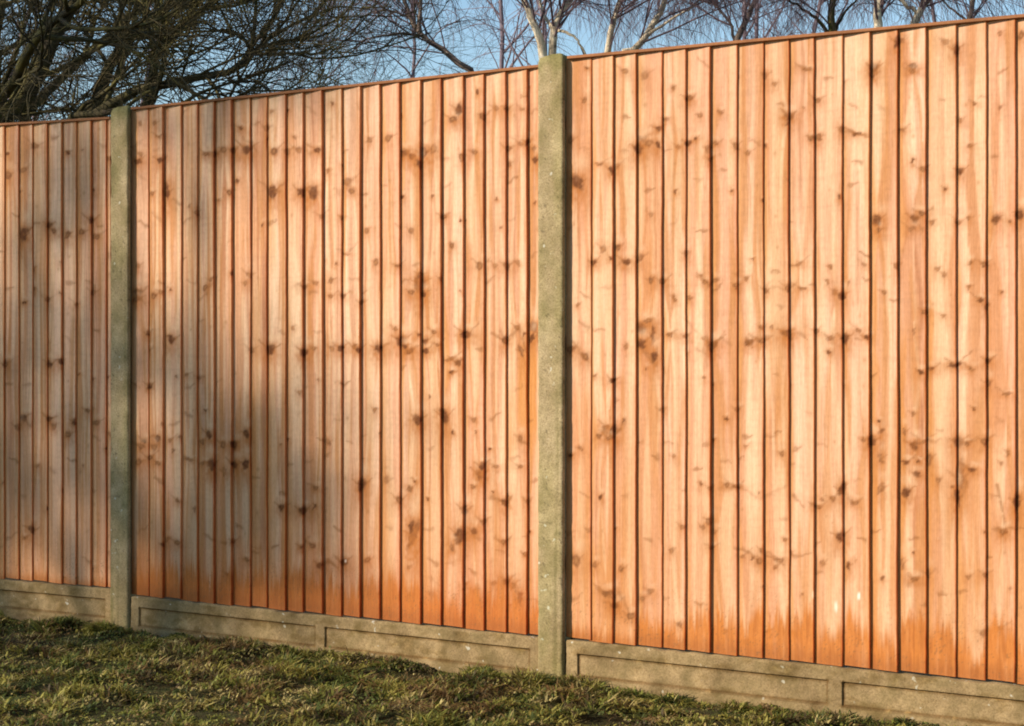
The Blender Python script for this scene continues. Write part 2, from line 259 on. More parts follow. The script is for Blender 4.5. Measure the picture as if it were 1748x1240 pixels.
# ------------------------------------------------------------------ the three fence panels
def panel(edges, corners, name_label, seed, fine, stain_h, soft=False):
    """edges: photo columns of the board joints; corners: (x, ytop, ybot) left and right"""
    (xa, ta, ba), (xb, tb, bb) = corners
    NB = .012
    root = empty('fence_panel', (0, 0, 0), name_label, 'fence panel', 'feather-edge fence panels')
    sA, sB = s_px(xa, NB), s_px(xb, NB)
    zt = lambda s: z_px(xa, ta, NB) + (s-sA)/(sB-sA)*(z_px(xb, tb, NB)-z_px(xa, ta, NB))
    zb = lambda s: z_px(xa, ba, NB) + (s-sA)/(sB-sA)*(z_px(xb, bb, NB)-z_px(xa, ba, NB))
    base = P(np.array(s_px((edges[0]+edges[-1])/2)), np.array(0.), np.array(.14)); root.location = base
    rs = np.random.RandomState(seed)
    E = [s_px(e, .016) for e in edges]
    palette = [(.63, .35, .21), (.68, .40, .25), (.54, .262, .14), (.70, .435, .285), (.58, .30, .17), (.65, .34, .205)]
    for i in range(len(E)-1):
        vis = fine and -8 < edges[i+1] and edges[i] < 1756
        cols, rows = (22, 470) if vis else (6, 40)
        e0, e1 = E[i], E[i+1]; wd = e1-e0; ov = .012
        u = np.linspace(-ov/wd, 1, cols)
        step = rs.uniform(.0085, .0125) if soft else rs.uniform(.0070, .0108)
        if i == 0: step = .006
        tz = np.linspace(0, 1, rows)
        # profile: front from thin edge to thick edge, rounded arris, thick edge face, back, thin edge
        pu = np.concatenate([u[:-1], [1-.0015/wd, 1, 1, 1, .4, -ov/wd]])
        fr = lambda q: .004 + (q+ov/wd)*(step+.0005)
        pn = np.concatenate([fr(u[:-1]), [fr(1)-.0003, fr(1)-.0015, (fr(1)+.005)/2, .005, .002, -.001]])
        K = len(pu)
        zb_, zt_ = zb(e0+wd*.5)+rs.uniform(-.003, .003), zt(e0+wd*.5)-.002
        U = np.tile(pu, (rows, 1)); Nn = np.tile(pn, (rows, 1)); Zz = np.tile((zb_ + tz*(zt_-zb_))[:, None], (1, K))
        # a sawn board is never dead straight
        wob = (fbm(tz*5, 0*tz+i*3.3, seed, 3)-.5)*.0055 + (n2(tz*60, 0*tz+i, seed)-.5)*.0010
        bow = (fbm(tz*2.2, 0*tz+i*7.1, seed+5, 2)-.5)*.005
        Nn = Nn + bow[:, None]*sstep(0, 1, U) + ((n2(U*9+i*20, Zz*3, seed)-.5)*.0009)
        S = e0 + U*wd + wob[:, None]*sstep(.2, 1, U) + (rs.uniform(-.001, .001))
        S_, N_, Z_ = S.ravel(), Nn.ravel(), Zz.ravel()
        co = P(S_, N_, Z_)
        # ---- colour
        px = CX + F*co[:, 0]/co[:, 1]; py = HY - F*(co[:, 2]-ZC)/co[:, 1]    # photo position of each point of the wood, for the measured knots
        sc = F/co[:, 1]/F*1.0
        a, bq = palette[rs.randint(6)], palette[rs.randint(6)]
        k = fbm(U.ravel()*1.5+i*5, Z_*1.3, seed+9, 2)
        c = mixc(np.tile(np.array(a), (len(S_), 1)), sstep(.35, .65, k), bq)
        # grain lines bend round the knots
        du = np.zeros(len(S_))
        kn = [q for q in KN if edges[i]-8 < q[0] < edges[i+1]+8] if vis else []
        if vis:
            dash = []; nK = len(kn); w_ = edges[i+1]-edges[i]
            for yy in (132, 190, 258, 330, 378, 450, 492, 582, 650, 715, 757, 795, 850, 915, 958, 1020):
                if rs.rand() < .62:
                    kx = edges[i] + w_*(rs.choice([.08, .5, .92]) + rs.normal()*.1); ky = yy+rs.normal()*13
                    if all(abs(q[0]-kx)+abs(q[1]-ky) > 16 for q in kn[:nK]):
                        r_ = rs.uniform(2.2, 4.2)
                        if rs.rand() < .45: kn = kn+[[kx, ky, r_, r_*rs.uniform(.8, 1.7), rs.uniform(.35, .8)]]
                        else:
                            sg = 1. if kx < (edges[i]+edges[i+1])/2 else -1.; ln = rs.uniform(7, 17)
                            dash.append([kx, ky, kx+sg*ln, ky-ln*rs.uniform(-.15, .9), rs.uniform(.35, .8)])
        for (kx, ky, rx, ry, st) in kn:
            dx = px-kx; dy = (py-ky)/3.2
            du += np.sign(dx)*np.exp(-(dx*dx+dy*dy)/(2*(rx*1.7)**2))*rx*.9
        uu = (S_-e0)*1000 + du*1.6                       # mm across
        ph = rs.uniform(0, 100)
        drift = (fbm(Z_*1.2+ph, 0*Z_, seed+2, 2)-.5)*16
        ww = 5+9*n2(Z_*.5+i*3, 0*Z_, seed+1)[0]; gr = n2((uu+drift)/ww+ph, Z_*.9, seed+1)*.75 + n2((uu+drift)/3.1+ph, Z_*2.7, seed+4)*.25
        c = c*(1-.30*(sstep(.40, .9, gr)))[:, None]**np.array([.75, 1.15, 1.5])
        wide = n2((uu+drift)/22+ph, Z_*.6, seed+6)
        c = mixc(c, .62*sstep(.42, .85, wide), (.50, .215, .08))
        # resin-rich patches
        blot = fbm(uu/26+i*4, Z_*2.6, seed+30, 3); c = mixc(c, .68*sstep(.48, .70, blot), (.46, .195, .06))
        pl = fbm(uu/18+i*4+40, Z_*1.8, seed+34, 2); c = mixc(c, .5*sstep(.52, .75, pl), (.76, .54, .34))
        pale = n2((uu+drift)/14+ph+50, Z_*.8, seed+8)
        c = mixc(c, .5*sstep(.55, .9, pale), (.72, .50, .31))
        # cross-grain saw ripple
        c = c*(1-.06*sstep(.5, .9, n2(Z_*130, uu/30+i, seed+3)))[:, None]
        # strip once under its neighbour: treatment orange, faded out to paint the joint's soft shade
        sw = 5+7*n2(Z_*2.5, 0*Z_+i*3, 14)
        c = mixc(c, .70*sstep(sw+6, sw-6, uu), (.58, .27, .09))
        # browner lower third
        c = mixc(c, .34*sstep(1.3, .3, Z_+.3*fbm(uu/20+i*9, Z_*2, 4)), (.52, .225, .08))
        if vis:
            for (x0, x1, y0, y1, st) in STAIN:
                if x1 < edges[i]-3 or x0 > edges[i+1]+3: continue
                jag = (n2(px/7, py/45, 31)-.5)*8
                m = sstep(x0-4, x0+1, px)*sstep(x1+4+jag, x1-3+jag, px)
                m *= sstep(y0-40, y0+60, py+jag*4)*sstep(y1+30, y1-30, py)
                m *= .65+.5*n2(uu/6+3, Z_*6, 12)
                c = mixc(c, np.clip(st*m, 0, .92), (.52, .215, .055))
            # many faint pin knots
            for q in range(rs.randint(4, 9)):
                kx = rs.uniform(edges[i]+4, edges[i+1]-4); ky = rs.uniform(130, 1060)
                r_ = rs.uniform(1.5, 3.2)
                d2 = ((px-kx)/r_)**2 + ((py-ky)/(r_*1.4))**2
                c = mixc(c, rs.uniform(.25, .6)*np.exp(-d2), (.33, .15, .05))
            near = (du != 0)
            for (kx, ky, rx, ry, st) in kn:
                ang = (n2(kx*.37, ky*.11, 3)-.5)*1.2
                wj = (fbm(px/5, py/5, 7, 2)-.5)*6; wk = (fbm(px/5, py/5, 8, 2)-.5)*6
                dx = px-kx+wj; dy = py-ky+wk
                if st > .8: dx = dx/1.2; dy = dy/1.2
                rxx = dx*math.cos(ang)+dy*math.sin(ang); ryy = -dx*math.sin(ang)+dy*math.cos(ang)
                up_ = np.clip(-ryy/ry, -1, 1); d = np.sqrt((rxx/(rx*(.86+.22*up_)))**2 + (ryy/(ry*.95))**2)
                if rx >= 3.4:                                # bark whiskers rising from the knot, splayed away from the joint
                    sgn = 1. if (kx-edges[i]) < (edges[i+1]-kx) else -1.
                    ln = rx*rs.uniform(1.4, 2.6); tt_ = np.clip((px-kx)*sgn/ln, 0, 1)
                    wy_ = ky + ry*.2 - tt_*ln*rs.uniform(.5, 1.0)
                    dw = np.hypot(px-(kx+sgn*tt_*ln), py-wy_+(n2(px/5, py/5, 4)-.5)*4)
                    c = mixc(c, np.clip(1.0*st*(1-.4*tt_), 0, .9)*np.exp(-(dw/(3.4-1.6*tt_))**2), (.22, .078, .018))
                halo = np.exp(-((dx/(rx*2.1))**2 + ((dy-ry*.5)/(ry*2.5))**2))*(.6+.6*n2(px/4, py/7, 51))
                c = mixc(c, np.clip(.95*st*halo, 0, .9), (.38, .130, .028))
                core = sstep(1.25, .55, d)*np.clip(st*1.3, 0, 1)
                tex = .72+.45*n2(px/3.2, py/3.2, 15)
                c = mixc(c, np.clip(core*tex*.95, 0, .96), (.115, .034, .007))
                c = mixc(c, .4*st*np.exp(-((dx-rx*.6)/(rx*1.1))**2-((dy+ry*2.0)/(ry*.8))**2), (.74, .52, .33))      # pale swirl of grain over the knot
                if st < .72 and rx > 3.6:                       # live knots: paler heart
                    c = mixc(c, .6*np.exp(-(d/.5)**2), (.46, .21, .08))
            for (x0, y0, x1, y1, st) in STROKES+dash:
                if max(x0, x1) < edges[i]-4 or min(x0, x1) > edges[i+1]+4: continue
                L2 = (x1-x0)**2+(y1-y0)**2
                tt = np.clip(((px-x0)*(x1-x0)+(py-y0)*(y1-y0))/L2, 0, 1)
                wj = (n2(px/6, py/6, 9)-.5)*6
                d = np.hypot(px-(x0+tt*(x1-x0)), py-(y0+tt*(y1-y0))+wj)
                c = mixc(c, np.clip(st*.85*np.exp(-(d/(3.6-1.8*tt))**2), 0, .9), (.23, .085, .02))
            for (x0, y0, rx, ry) in WHITE:
                c = mixc(c, .95*sstep(1.2, .5, np.hypot((px-x0)/rx, (py-y0)/ry)), (.80, .70, .56))
        # tide mark of damp along the foot, with ragged drips that follow the grain
        h0 = stain_h(edges[i], rs)*.0019
        drip = n2(uu/7+ph, 0*uu+i, 21)*.06 + n2(uu/2.6+ph, 0*uu+i, 22)*.035
        hh = h0*(.55+.55*n2(uu/25+ph, 0*uu, 23)) + (drip-.045)*min(1, h0/.08)
        zz = Z_-zb_
        fz_ = .022+.03*n2(uu/18+ph, 0*uu, 41); m = sstep(fz_, -fz_, zz-hh)*(.75+.4*n2(uu/9+ph, Z_*14, 42))
        c = mixc(c, np.clip(.98*m, 0, .94), (.48, .160, .030)); c = mixc(c, .5*sstep(.5,.8,n2(uu/5+ph, Z_*11, 43))*m, (.33, .10, .02))
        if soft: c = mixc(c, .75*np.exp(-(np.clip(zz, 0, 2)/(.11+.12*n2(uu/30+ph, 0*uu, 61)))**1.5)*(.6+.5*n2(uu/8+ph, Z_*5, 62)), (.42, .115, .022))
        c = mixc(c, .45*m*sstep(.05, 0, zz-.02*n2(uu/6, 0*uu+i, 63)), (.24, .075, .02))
        # rain splash and mud flecks thrown up from the lawn
        fl = sstep(.80, .93, n2(uu/2.4+ph, Z_*260, 64))*sstep(.30, .0, zz); c = mixc(c, .55*fl, (.16, .085, .035))
        # sawn thick edge: redder wood, its tint also painting warm bounce in the joint
        edge = (np.tile(np.arange(K), (rows, 1)).ravel() >= cols-1) & (np.tile(np.arange(K), (rows, 1)).ravel() < cols+3)
        c[edge] = c[edge]*np.array([1.05, .66, .42])
        idx = np.arange(rows*K).reshape(rows, K)
        nxt = np.roll(idx, -1, axis=1)
        q = np.stack([idx[:-1], nxt[:-1], nxt[1:], idx[1:]], -1).reshape(-1, 4)
        # end caps as fans
        extra = np.vstack([co[idx[0]].mean(0), co[idx[-1]].mean(0)]); cc = np.vstack([c[idx[0]].mean(0), c[idx[-1]].mean(0)])
        nb = len(co); tri = []
        for kk in range(K):
            k2 = (kk+1) % K
            tri.append((idx[0, k2], idx[0, kk], nb)); tri.append((idx[-1, kk], idx[-1, k2], nb+1))
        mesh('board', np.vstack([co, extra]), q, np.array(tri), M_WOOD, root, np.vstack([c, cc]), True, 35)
    # capping strip and the three rails at the back
    def bar(nm, s0, s1, n0, n1, zf, h, colr, seg=120):
        ss = np.linspace(s0, s1, seg); ch = .0012
        prof = [(n0, 0), (n1-ch, 0), (n1, ch), (n1, h-ch), (n1-ch, h), (n0, h)]
        K = len(prof); pts = []; cs = []
        for s in ss:
            z = zf(s); d = (n2(s*3, 1, seed)-.5)*.002
            for (n, dz) in prof: pts.append(P(np.array(s), np.array(n+d), np.array(z+dz))); cs.append(np.array(colr)*(.8+.4*n2(s*22, dz*400, seed)))
        idx = np.arange(seg*K).reshape(seg, K); nx_ = np.roll(idx, -1, 1)
        q = np.stack([idx[:-1], idx[1:], nx_[1:], nx_[:-1]], -1).reshape(-1, 4)
        tri = [(idx[0, 0], idx[0, k], idx[0, k+1]) for k in range(1, K-1)] + [(idx[-1, 0], idx[-1, k+1], idx[-1, k]) for k in range(1, K-1)]
        return mesh(nm, np.array(pts), q, np.array(tri), M_WOOD, root, np.array(cs), True, 30)
    bar('capping', E[0]+.002, E[-1]-.002, -.034, .0215, lambda s: zt(s)-.003, .0095, (.30, .125, .05))
    for fz in (.12, .5, .88):
        bar('rail', E[0]+.002, E[-1]-.002, -.040, -.006, lambda s: zb(s)+fz*(zt(s)-zb(s)), .045, (.5, .27, .12), 12)
    return root, zb

edL = [5.6, 30.5, 53.6, 79, 104.5, 128.5, 154.7, 180.7, 189]
while len(edL) < 23: edL.insert(0, edL[0]-(25.0 if edL[0] > -120 else 23.5))
edM = [224.5, 252, 278, 308, 336, 365, 395, 426, 454, 487, 517, 550, 582.5, 614.5, 648, 681.7, 717.5, 753, 790, 825, 862.5, 899, 922]
edR = [968.5, 1007.3, 1045.4, 1085, 1128.7, 1169.6, 1212, 1257, 1302, 1345, 1389, 1437, 1483.5, 1531.5, 1579.5, 1632, 1682.5, 1733, 1785, 1837, 1889, 1937, 1984]
shL = lambda e, r: r.uniform(2, 16)
shM = lambda e, r: r.uniform(45, 85)
shR = lambda e, r: (r.uniform(8, 24) if e < 1085 else r.uniform(30, 45) if e < 1160 else r.uniform(55, 85))
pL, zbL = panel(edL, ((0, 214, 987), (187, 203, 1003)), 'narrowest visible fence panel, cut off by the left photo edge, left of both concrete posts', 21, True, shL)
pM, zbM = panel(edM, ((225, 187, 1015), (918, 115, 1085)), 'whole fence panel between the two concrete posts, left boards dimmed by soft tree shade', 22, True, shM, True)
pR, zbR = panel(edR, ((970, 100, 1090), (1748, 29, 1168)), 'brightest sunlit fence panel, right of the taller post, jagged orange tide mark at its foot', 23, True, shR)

# the run goes on past the right edge of the photograph
inv = lambda k: 1/(1.747e-4-.389e-4*k/22)-3663
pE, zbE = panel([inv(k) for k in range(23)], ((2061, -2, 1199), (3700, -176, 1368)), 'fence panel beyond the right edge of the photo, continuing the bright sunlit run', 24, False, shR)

# ------------------------------------------------------------------ concrete posts
def post(x0, x1, ytop, label, seed):
    NF = .036
    s0, s1 = s_px(x0, NF), s_px(x1, NF); wd = s1-s0; ztop = z_px((x0+x1)/2, ytop, NF)
    ch = .006; sl = .030; NBk = -.066
    # H section: front flange, slots either side, rear flange
    prof = [(s0, NBk+ch), (s0, -.044), (s0+sl*.45, -.042), (s0+sl*.45, .0205), (s0, .0225), (s0, NF-ch), (s0+ch*.4, NF-ch*.35), (s0+ch, NF)]
    nf = 14
    prof += [(s0+ch+(wd-2*ch)*k/nf, NF) for k in range(1, nf)]
    prof += [(s1-ch, NF), (s1-ch*.4, NF-ch*.35), (s1, NF-ch), (s1, .0225), (s1-sl*.45, .0205), (s1-sl*.45, -.042), (s1, -.044), (s1, NBk+ch), (s1-ch, NBk), (s0+ch, NBk)]
    prof = np.array(prof); K = len(prof); rows = 420
    zz = np.linspace(-.35, ztop, rows)
    S = np.tile(prof[:, 0], (rows, 1)); Nn = np.tile(prof[:, 1], (rows, 1)); Z = np.tile(zz[:, None], (1, K))
    rough = (fbm(S*60, Z*60, seed, 3)-.5)*.0028 + (fbm(S*9, Z*9, seed+2, 2)-.5)*.003
    front = Nn > NF-ch*1.2
    Nn = Nn + np.where(front, rough, 0)
    # chipped arrises
    for side, s_ in ((0, s0), (1, s1)):
        m = (np.abs(S-s_) < ch*1.1) & (Nn > .024)
        chip = np.maximum(0, fbm(Z*14+side*9, S*0+seed, seed+6, 3)-.60)*.014
        S = np.where(m, S + (chip if side == 0 else -chip), S)
    # weathered, gently rounded top
    topk = sstep(ztop-.03, ztop, Z); cs = (s0+s1)/2
    S = cs + (S-cs)*(1-.10*topk**2)
    Nn = Nn - .006*topk**2*(Nn > .03)
    Z = Z - .010*topk*np.clip(((cs-S)/(wd/2)), 0, 1)**1.5 + (fbm(S*50, Nn*50, seed+8)-.5)*.005*topk
    co = P(S.ravel(), Nn.ravel(), Z.ravel())
    c = np.ones((rows*K, 3)); Zr = Z.ravel(); Sr = S.ravel()
    green = sstep(.40, .68, fbm(Sr*16, Zr*3.0, seed+3, 3)) * .30
    c = c*(1-green[:, None]*np.array([.28, .18, .5]))
    strk = sstep(.5, .8, n2(Sr*120, Zr*1.6, seed+31))*sstep(.3, .7, n2(Sr*15, Zr*1.1, seed+33)); c = c*(1-strk[:, None]*np.array([.28, .26, .34]))
    hole = sstep(.90, .96, n2(Sr*150, Zr*150, seed+35)); c = c*(1-.5*hole[:, None])
    dirt = sstep(.30, .05, Zr+.1*fbm(Sr*30, Zr*10, 5)); c = c*(1-dirt[:, None]*np.array([.18, .2, .3]))
    topd = sstep(ztop-.10, ztop, Zr+.08*(fbm(Sr*30, Zr*20, 8)-.5)); c = c*(1-topd[:, None]*np.array([.30, .22, .38]))
    cr = np.exp(-((Zr-(.52+.004*n2(Sr*80, 0*Sr, 3)))/.003)**2)*(Sr < cs+.01); c = c*(1-.45*cr[:, None])
    idx = np.arange(rows*K).reshape(rows, K); nx_ = np.roll(idx, -1, 1)
    q = np.stack([idx[:-1], nx_[:-1], nx_[1:], idx[1:]], -1).reshape(-1, 4)[:, ::-1]
    # top: three butted fans (front block, web, rear block) as one fan about the web centre
    ctr = P(np.array([cs]), np.array([-.01]), np.array([ztop-.002]))
    nb = len(co); tri = [(idx[-1, (k+1) % K], idx[-1, k], nb) for k in range(K)]
    base = P(np.array(cs), np.array(-.01), np.array(0.))
    o = bpy.data.objects.new('concrete_post', None)
    # one solid casting: a single mesh, origin at its foot
    bpy.data.objects.remove(o)
    co = np.vstack([co, ctr])-base; c = np.vstack([c, [[.8, .82, .7]]])
    m = mesh('concrete_post', co, q, np.array(tri), M_POST, None, c, True, 40)
    m.location = base
    return tag(m, label, 'fence post', 'concrete fence posts')
post(187.5, 218, 182, 'shaded olive-grey concrete post, the smaller and farther of the two, at the left', 5)
post(917, 960.5, 93, 'taller sunlit concrete post in front of the birch fork, between two fence panels', 9)

post(1986, 2052, -22, 'concrete post just beyond the right edge of the photo', 13)

# ------------------------------------------------------------------ gravel boards (concrete kick boards with sunk panels)
def gravel(x0, x1, zb, label, seed, mid=None):
    NF = .024; NR = .0175; NBk = -.026
    s0, s1 = s_px(x0, NF), s_px(x1, NF)
    H = .158; top = lambda s: zb(s)-.003
    mid = (s0+s1)/2 if mid is None else s_px(mid, NF)
    fr = .040; hw = .021; bz = .004
    # s breakpoints with fine bevels
    def seq(bps, step):
        out = [bps[0]]
        for a, b in zip(bps[:-1], bps[1:]):
            n = max(1, int(round((b-a)/step))); out += list(a+(b-a)*np.arange(1, n+1)/n)
        return np.array(out)
    ss = seq([s0, s0+fr, s0+fr+bz, mid-hw-bz, mid-hw, mid+hw, mid+hw+bz, s1-fr-bz, s1-fr, s1], .006)
    hs = seq([-.10, .044, .044+bz, H-.040-bz, H-.040, H], .005)          # height above the board's own datum
    S, Hh = np.meshgrid(ss, hs)
    ins = np.minimum(np.minimum(sstep(s0+fr, s0+fr+bz, S)*sstep(mid-hw, mid-hw-bz, S) + sstep(mid+hw, mid+hw+bz, S)*sstep(s1-fr, s1-fr-bz, S), 1),
                     sstep(.044, .044+bz, Hh)*sstep(H-.040, H-.040-bz, Hh))
    Nn = NF - ins*(NF-NR) + (fbm(S*50, Hh*50, seed, 3)-.5)*.0035 + (fbm(S*8, Hh*8, seed+4)-.5)*.004
    Z = top(S) - H + Hh
    # worn top arris
    edge = sstep(H-.006, H, Hh); Nn = Nn - edge*.004; Z = Z - edge*.004*np.maximum(0, fbm(S*25, Hh, seed+7)-.4)*3
    co = P(S.ravel(), Nn.ravel(), Z.ravel())
    R, C = S.shape
    c = np.ones((R*C, 3))
    d = fbm(S*14, Hh*30, seed+1, 4).ravel(); c = c*(1-.35*sstep(.5, .75, d)[:, None]*np.array([.8, .9, 1.2]))
    lt = fbm(S*30, Hh*60, seed+2, 3).ravel(); c = c*(1+.75*sstep(.66, .8, lt)[:, None]*np.array([1, 1, .9]))
    damp = sstep(.06, .0, Hh.ravel()+.03*d); c = c*(1-.2*damp[:, None])
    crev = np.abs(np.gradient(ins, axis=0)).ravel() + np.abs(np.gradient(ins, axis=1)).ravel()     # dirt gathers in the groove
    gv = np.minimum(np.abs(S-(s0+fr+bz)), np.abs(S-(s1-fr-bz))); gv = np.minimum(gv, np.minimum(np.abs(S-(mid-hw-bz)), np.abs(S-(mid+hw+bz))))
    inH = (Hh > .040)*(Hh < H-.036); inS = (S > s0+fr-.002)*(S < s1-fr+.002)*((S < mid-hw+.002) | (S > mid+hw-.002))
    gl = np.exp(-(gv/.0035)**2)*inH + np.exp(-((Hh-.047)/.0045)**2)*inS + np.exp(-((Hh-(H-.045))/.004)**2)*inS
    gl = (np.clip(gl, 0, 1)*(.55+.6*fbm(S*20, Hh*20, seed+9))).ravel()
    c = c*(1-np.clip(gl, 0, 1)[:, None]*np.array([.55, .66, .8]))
    idx = np.arange(R*C).reshape(R, C)
    q = np.stack([idx[:-1, :-1], idx[:-1, 1:], idx[1:, 1:], idx[1:, :-1]], -1).reshape(-1, 4)
    # back shell: top ledge, back, ends
    nb = len(co); bt = P(ss, np.full(C, NBk), top(ss)-.002); bb = P(ss, np.full(C, NBk), top(ss)-H-.10)
    co = np.vstack([co, bt, bb]); c = np.vstack([c, np.full((2*C, 3), .8)])
    it, ib = nb+np.arange(C), nb+C+np.arange(C)
    q2 = np.concatenate([np.stack([idx[-1, :-1], idx[-1, 1:], it[1:], it[:-1]], -1), np.stack([it[:-1], it[1:], ib[1:], ib[:-1]], -1)])
    tri = []
    for side in (0, C-1):
        ring = [idx[r, side] for r in range(R)] + [nb+side, nb+C+side]
        tri += [(ring[0], ring[k], ring[k+1]) for k in range(1, len(ring)-1)]
    base = P(np.array((s0+s1)/2), np.array(0.), np.array(0.))
    m = mesh('gravel_board', co-base, np.concatenate([q, q2]), np.array(tri), M_GRAV, None, c, True, 50)
    m.location = base
    return tag(m, label, 'gravel board', 'concrete gravel boards under the fence panels')
gravel(-300, 192, zbL, 'crumbly concrete gravel board under the narrow fence panel at the left edge', 3)
gravel(223.5, 922, zbM, 'long shaded concrete gravel board with two sunk panels, spanning between the two posts', 4, 546)
gravel(967, 1980, zbR, 'sunlit pale concrete gravel board under the bright fence panel right of the taller post', 6, 1425)
gravel(2056, 3700, zbE, 'concrete gravel board beyond the right edge of the photo', 8)

# ------------------------------------------------------------------ ground
g = np.sinh(np.linspace(-7.2, 7.2, 260)); g = g/g.max()*900
gx, gy = np.meshgrid(g, g + 5.0)
zz = (fbm(gx*.9, gy*.9, 2, 3)-.5)*.05*np.exp(-((gx**2+(gy-5)**2)/900))
# level along the foot of the fence
nd = (gx-0)*(-ST) + (gy-Z0)*(-CT); zz *= np.clip(np.abs(nd)/.8, .15, 1)
idx = np.arange(gx.size).reshape(gx.shape)
q = np.stack([idx[:-1, :-1], idx[:-1, 1:], idx[1:, 1:], idx[1:, :-1]], -1).reshape(-1, 4)
def gz(x, y):
    nd = -x*ST - (y-Z0)*CT
    return (fbm(x*.9, y*.9, 2, 3)-.5)*.05*np.clip(np.abs(nd)/.8, .15, 1)
gr_o = mesh('ground', np.stack([gx.ravel(), gy.ravel(), zz.ravel()], -1), q, None, M_SOIL)
tag(gr_o, 'rough lawn earth running along the foot of the fence', 'ground', None, 'structure')

# ------------------------------------------------------------------ grass: one uncountable mat of blades, moss and dead stalks
def grass_mat():
    rs = np.random.RandomState(5)
    def pts(n, s0, s1, n0, n1): return rs.uniform(s0, s1, n), n0+(n1-n0)*rs.rand(n)**1.15
    A = [pts(165000, -2.9, 2.3, .026, 2.7), pts(45000, -6, 4.5, .026, 5.5), pts(9000, -2.9, 2.6, .026, .09)]
    for xp in (203, 940):
        sp = s_px(xp, .04); A.append(pts(900, sp-.10, sp+.09, .040, .10))
    s = np.concatenate([a[0] for a in A]); n = np.concatenate([a[1] for a in A])
    near = np.zeros(len(s)); near[-10800:] = 1; near[-1800:] = 3
    base = P(s, n, 0*s); x, y = base[:, 0], base[:, 1]
    keep = fbm(x*9, y*9, 3, 2) > .12+.12*rs.rand(len(x)) ; keep |= near > 0
    x, y, s, n, near = x[keep], y[keep], s[keep], n[keep], near[keep]
    tuft = sstep(.35, .7, fbm(x*8, y*8, 6, 3)); z = gz(x, y)+.026*tuft*(1-.5*np.minimum(near, 1))
    M = len(x)
    clump = fbm(x*11, y*11, 8, 3); patch = fbm(x*2.6, y*2.6, 12, 3); fine = rs.rand(M)
    h = .008 + .036*sstep(.35, .72, clump)*(.35+rs.rand(M)) + .009*near*rs.rand(M)
    kind = rs.rand(M)
    broad = kind > .30                                   # moss tufts, clover and dead leaf scraps
    wd = np.where(broad, rs.uniform(.0035, .0095, M), rs.uniform(.0016, .0034, M))
    h = np.where(broad, h*.75, h)
    az = rs.uniform(0, 2*np.pi, M); lean = rs.uniform(.3, 2.0, M)
    dx, dy = np.cos(az), np.sin(az); wx, wy = -dy, dx
    V = []
    for f_, wv in ((0, .8), (.4, 1.), (.78, .75), (1., .08)):
        out = h*lean*f_**1.6; up = h*(f_-.28*f_**2*np.minimum(lean, 1.2))
        for sg in (-1, 1):
            V.append(np.stack([x+dx*out+sg*wx*wd*wv/2, y+dy*out+sg*wy*wd*wv/2, z-.004+up], -1))
    V = np.stack(V, 1)                                   # M,8,3
    pal = np.array([(.165, .165, .028), (.070, .088, .018), (.26, .22, .045), (.36, .28, .10), (.17, .100, .034), (.075, .052, .020)])
    pg = sstep(.30, .62, patch)                          # 1 = greener
    pr = np.stack([.34*pg+.12, .30*pg+.08, .24*pg+.14, .08+.04*(1-pg), .20*(1-pg)+.04, .18*(1-pg)+.03], -1)
    pr[near > 0] = [.35, .4, .2, .05, .03, .02]
    cn = np.stack([fbm(x*11, y*11, 40+k, 3) for k in range(6)], 1); pr = pr*np.exp((cn-.5)*11); pr = pr.cumsum(1)/pr.sum(1)[:, None]
    ki = (rs.rand(M)[:, None] > pr).sum(1).clip(0, 5)
    cc = pal[ki]*rs.uniform(.7, 1.45, M)[:, None]
    col = np.repeat(cc[:, None, :], 8, 1).reshape(-1, 3)
    b0 = np.arange(M)*8
    q = np.concatenate([np.stack([b0+2*k, b0+2*k+1, b0+2*k+3, b0+2*k+2], -1) for k in range(3)])
    o = mesh('grass', V.reshape(-1, 3), q, None, M_GRASS, None, col, True)
    return tag(o, 'short rough winter grass with moss and brown dead stalks below the fence', 'grass', None, 'stuff')
grass_mat()

# ------------------------------------------------------------------ trees
def tubes(pts, rad, sides):
    """pts (M,K,3), rad (M,K) -> verts, quads"""
    M_, K, _ = pts.shape
    tg = np.gradient(pts, axis=1); tg /= np.linalg.norm(tg, axis=2, keepdims=True)+1e-9
    ref = np.where(np.abs(tg[..., 2:3]) > .9, np.array([1., 0, 0]), np.array([0, 0, 1.]))
    ref = np.broadcast_to(ref[:, :1], tg.shape)
    a = np.cross(tg, ref); a /= np.linalg.norm(a, axis=2, keepdims=True)+1e-9
    b_ = np.cross(tg, a)
    ang = np.arange(sides)*2*np.pi/sides
    ring = a[:, :, None]*np.cos(ang)[None, None, :, None] + b_[:, :, None]*np.sin(ang)[None, None, :, None]
    V = pts[:, :, None] + ring*rad[:, :, None, None]
    idx = np.arange(M_*K*sides).reshape(M_, K, sides); nx_ = np.roll(idx, -1, 2)
    q = np.stack([idx[:, :-1], nx_[:, :-1], nx_[:, 1:], idx[:, 1:]], -1).reshape(-1, 4)
    return V.reshape(-1, 3), q
class Geo:
    def __init__(s): s.v = []; s.q = []; s.n = 0
    def add(s, pts, rad, sides):
        v, q = tubes(pts, rad, sides); s.v.append(v); s.q.append(q+s.n); s.n += len(v)
    def obj(s, name, mat, parent): return mesh(name, np.concatenate(s.v), np.concatenate(s.q), None, mat, parent, None, True)
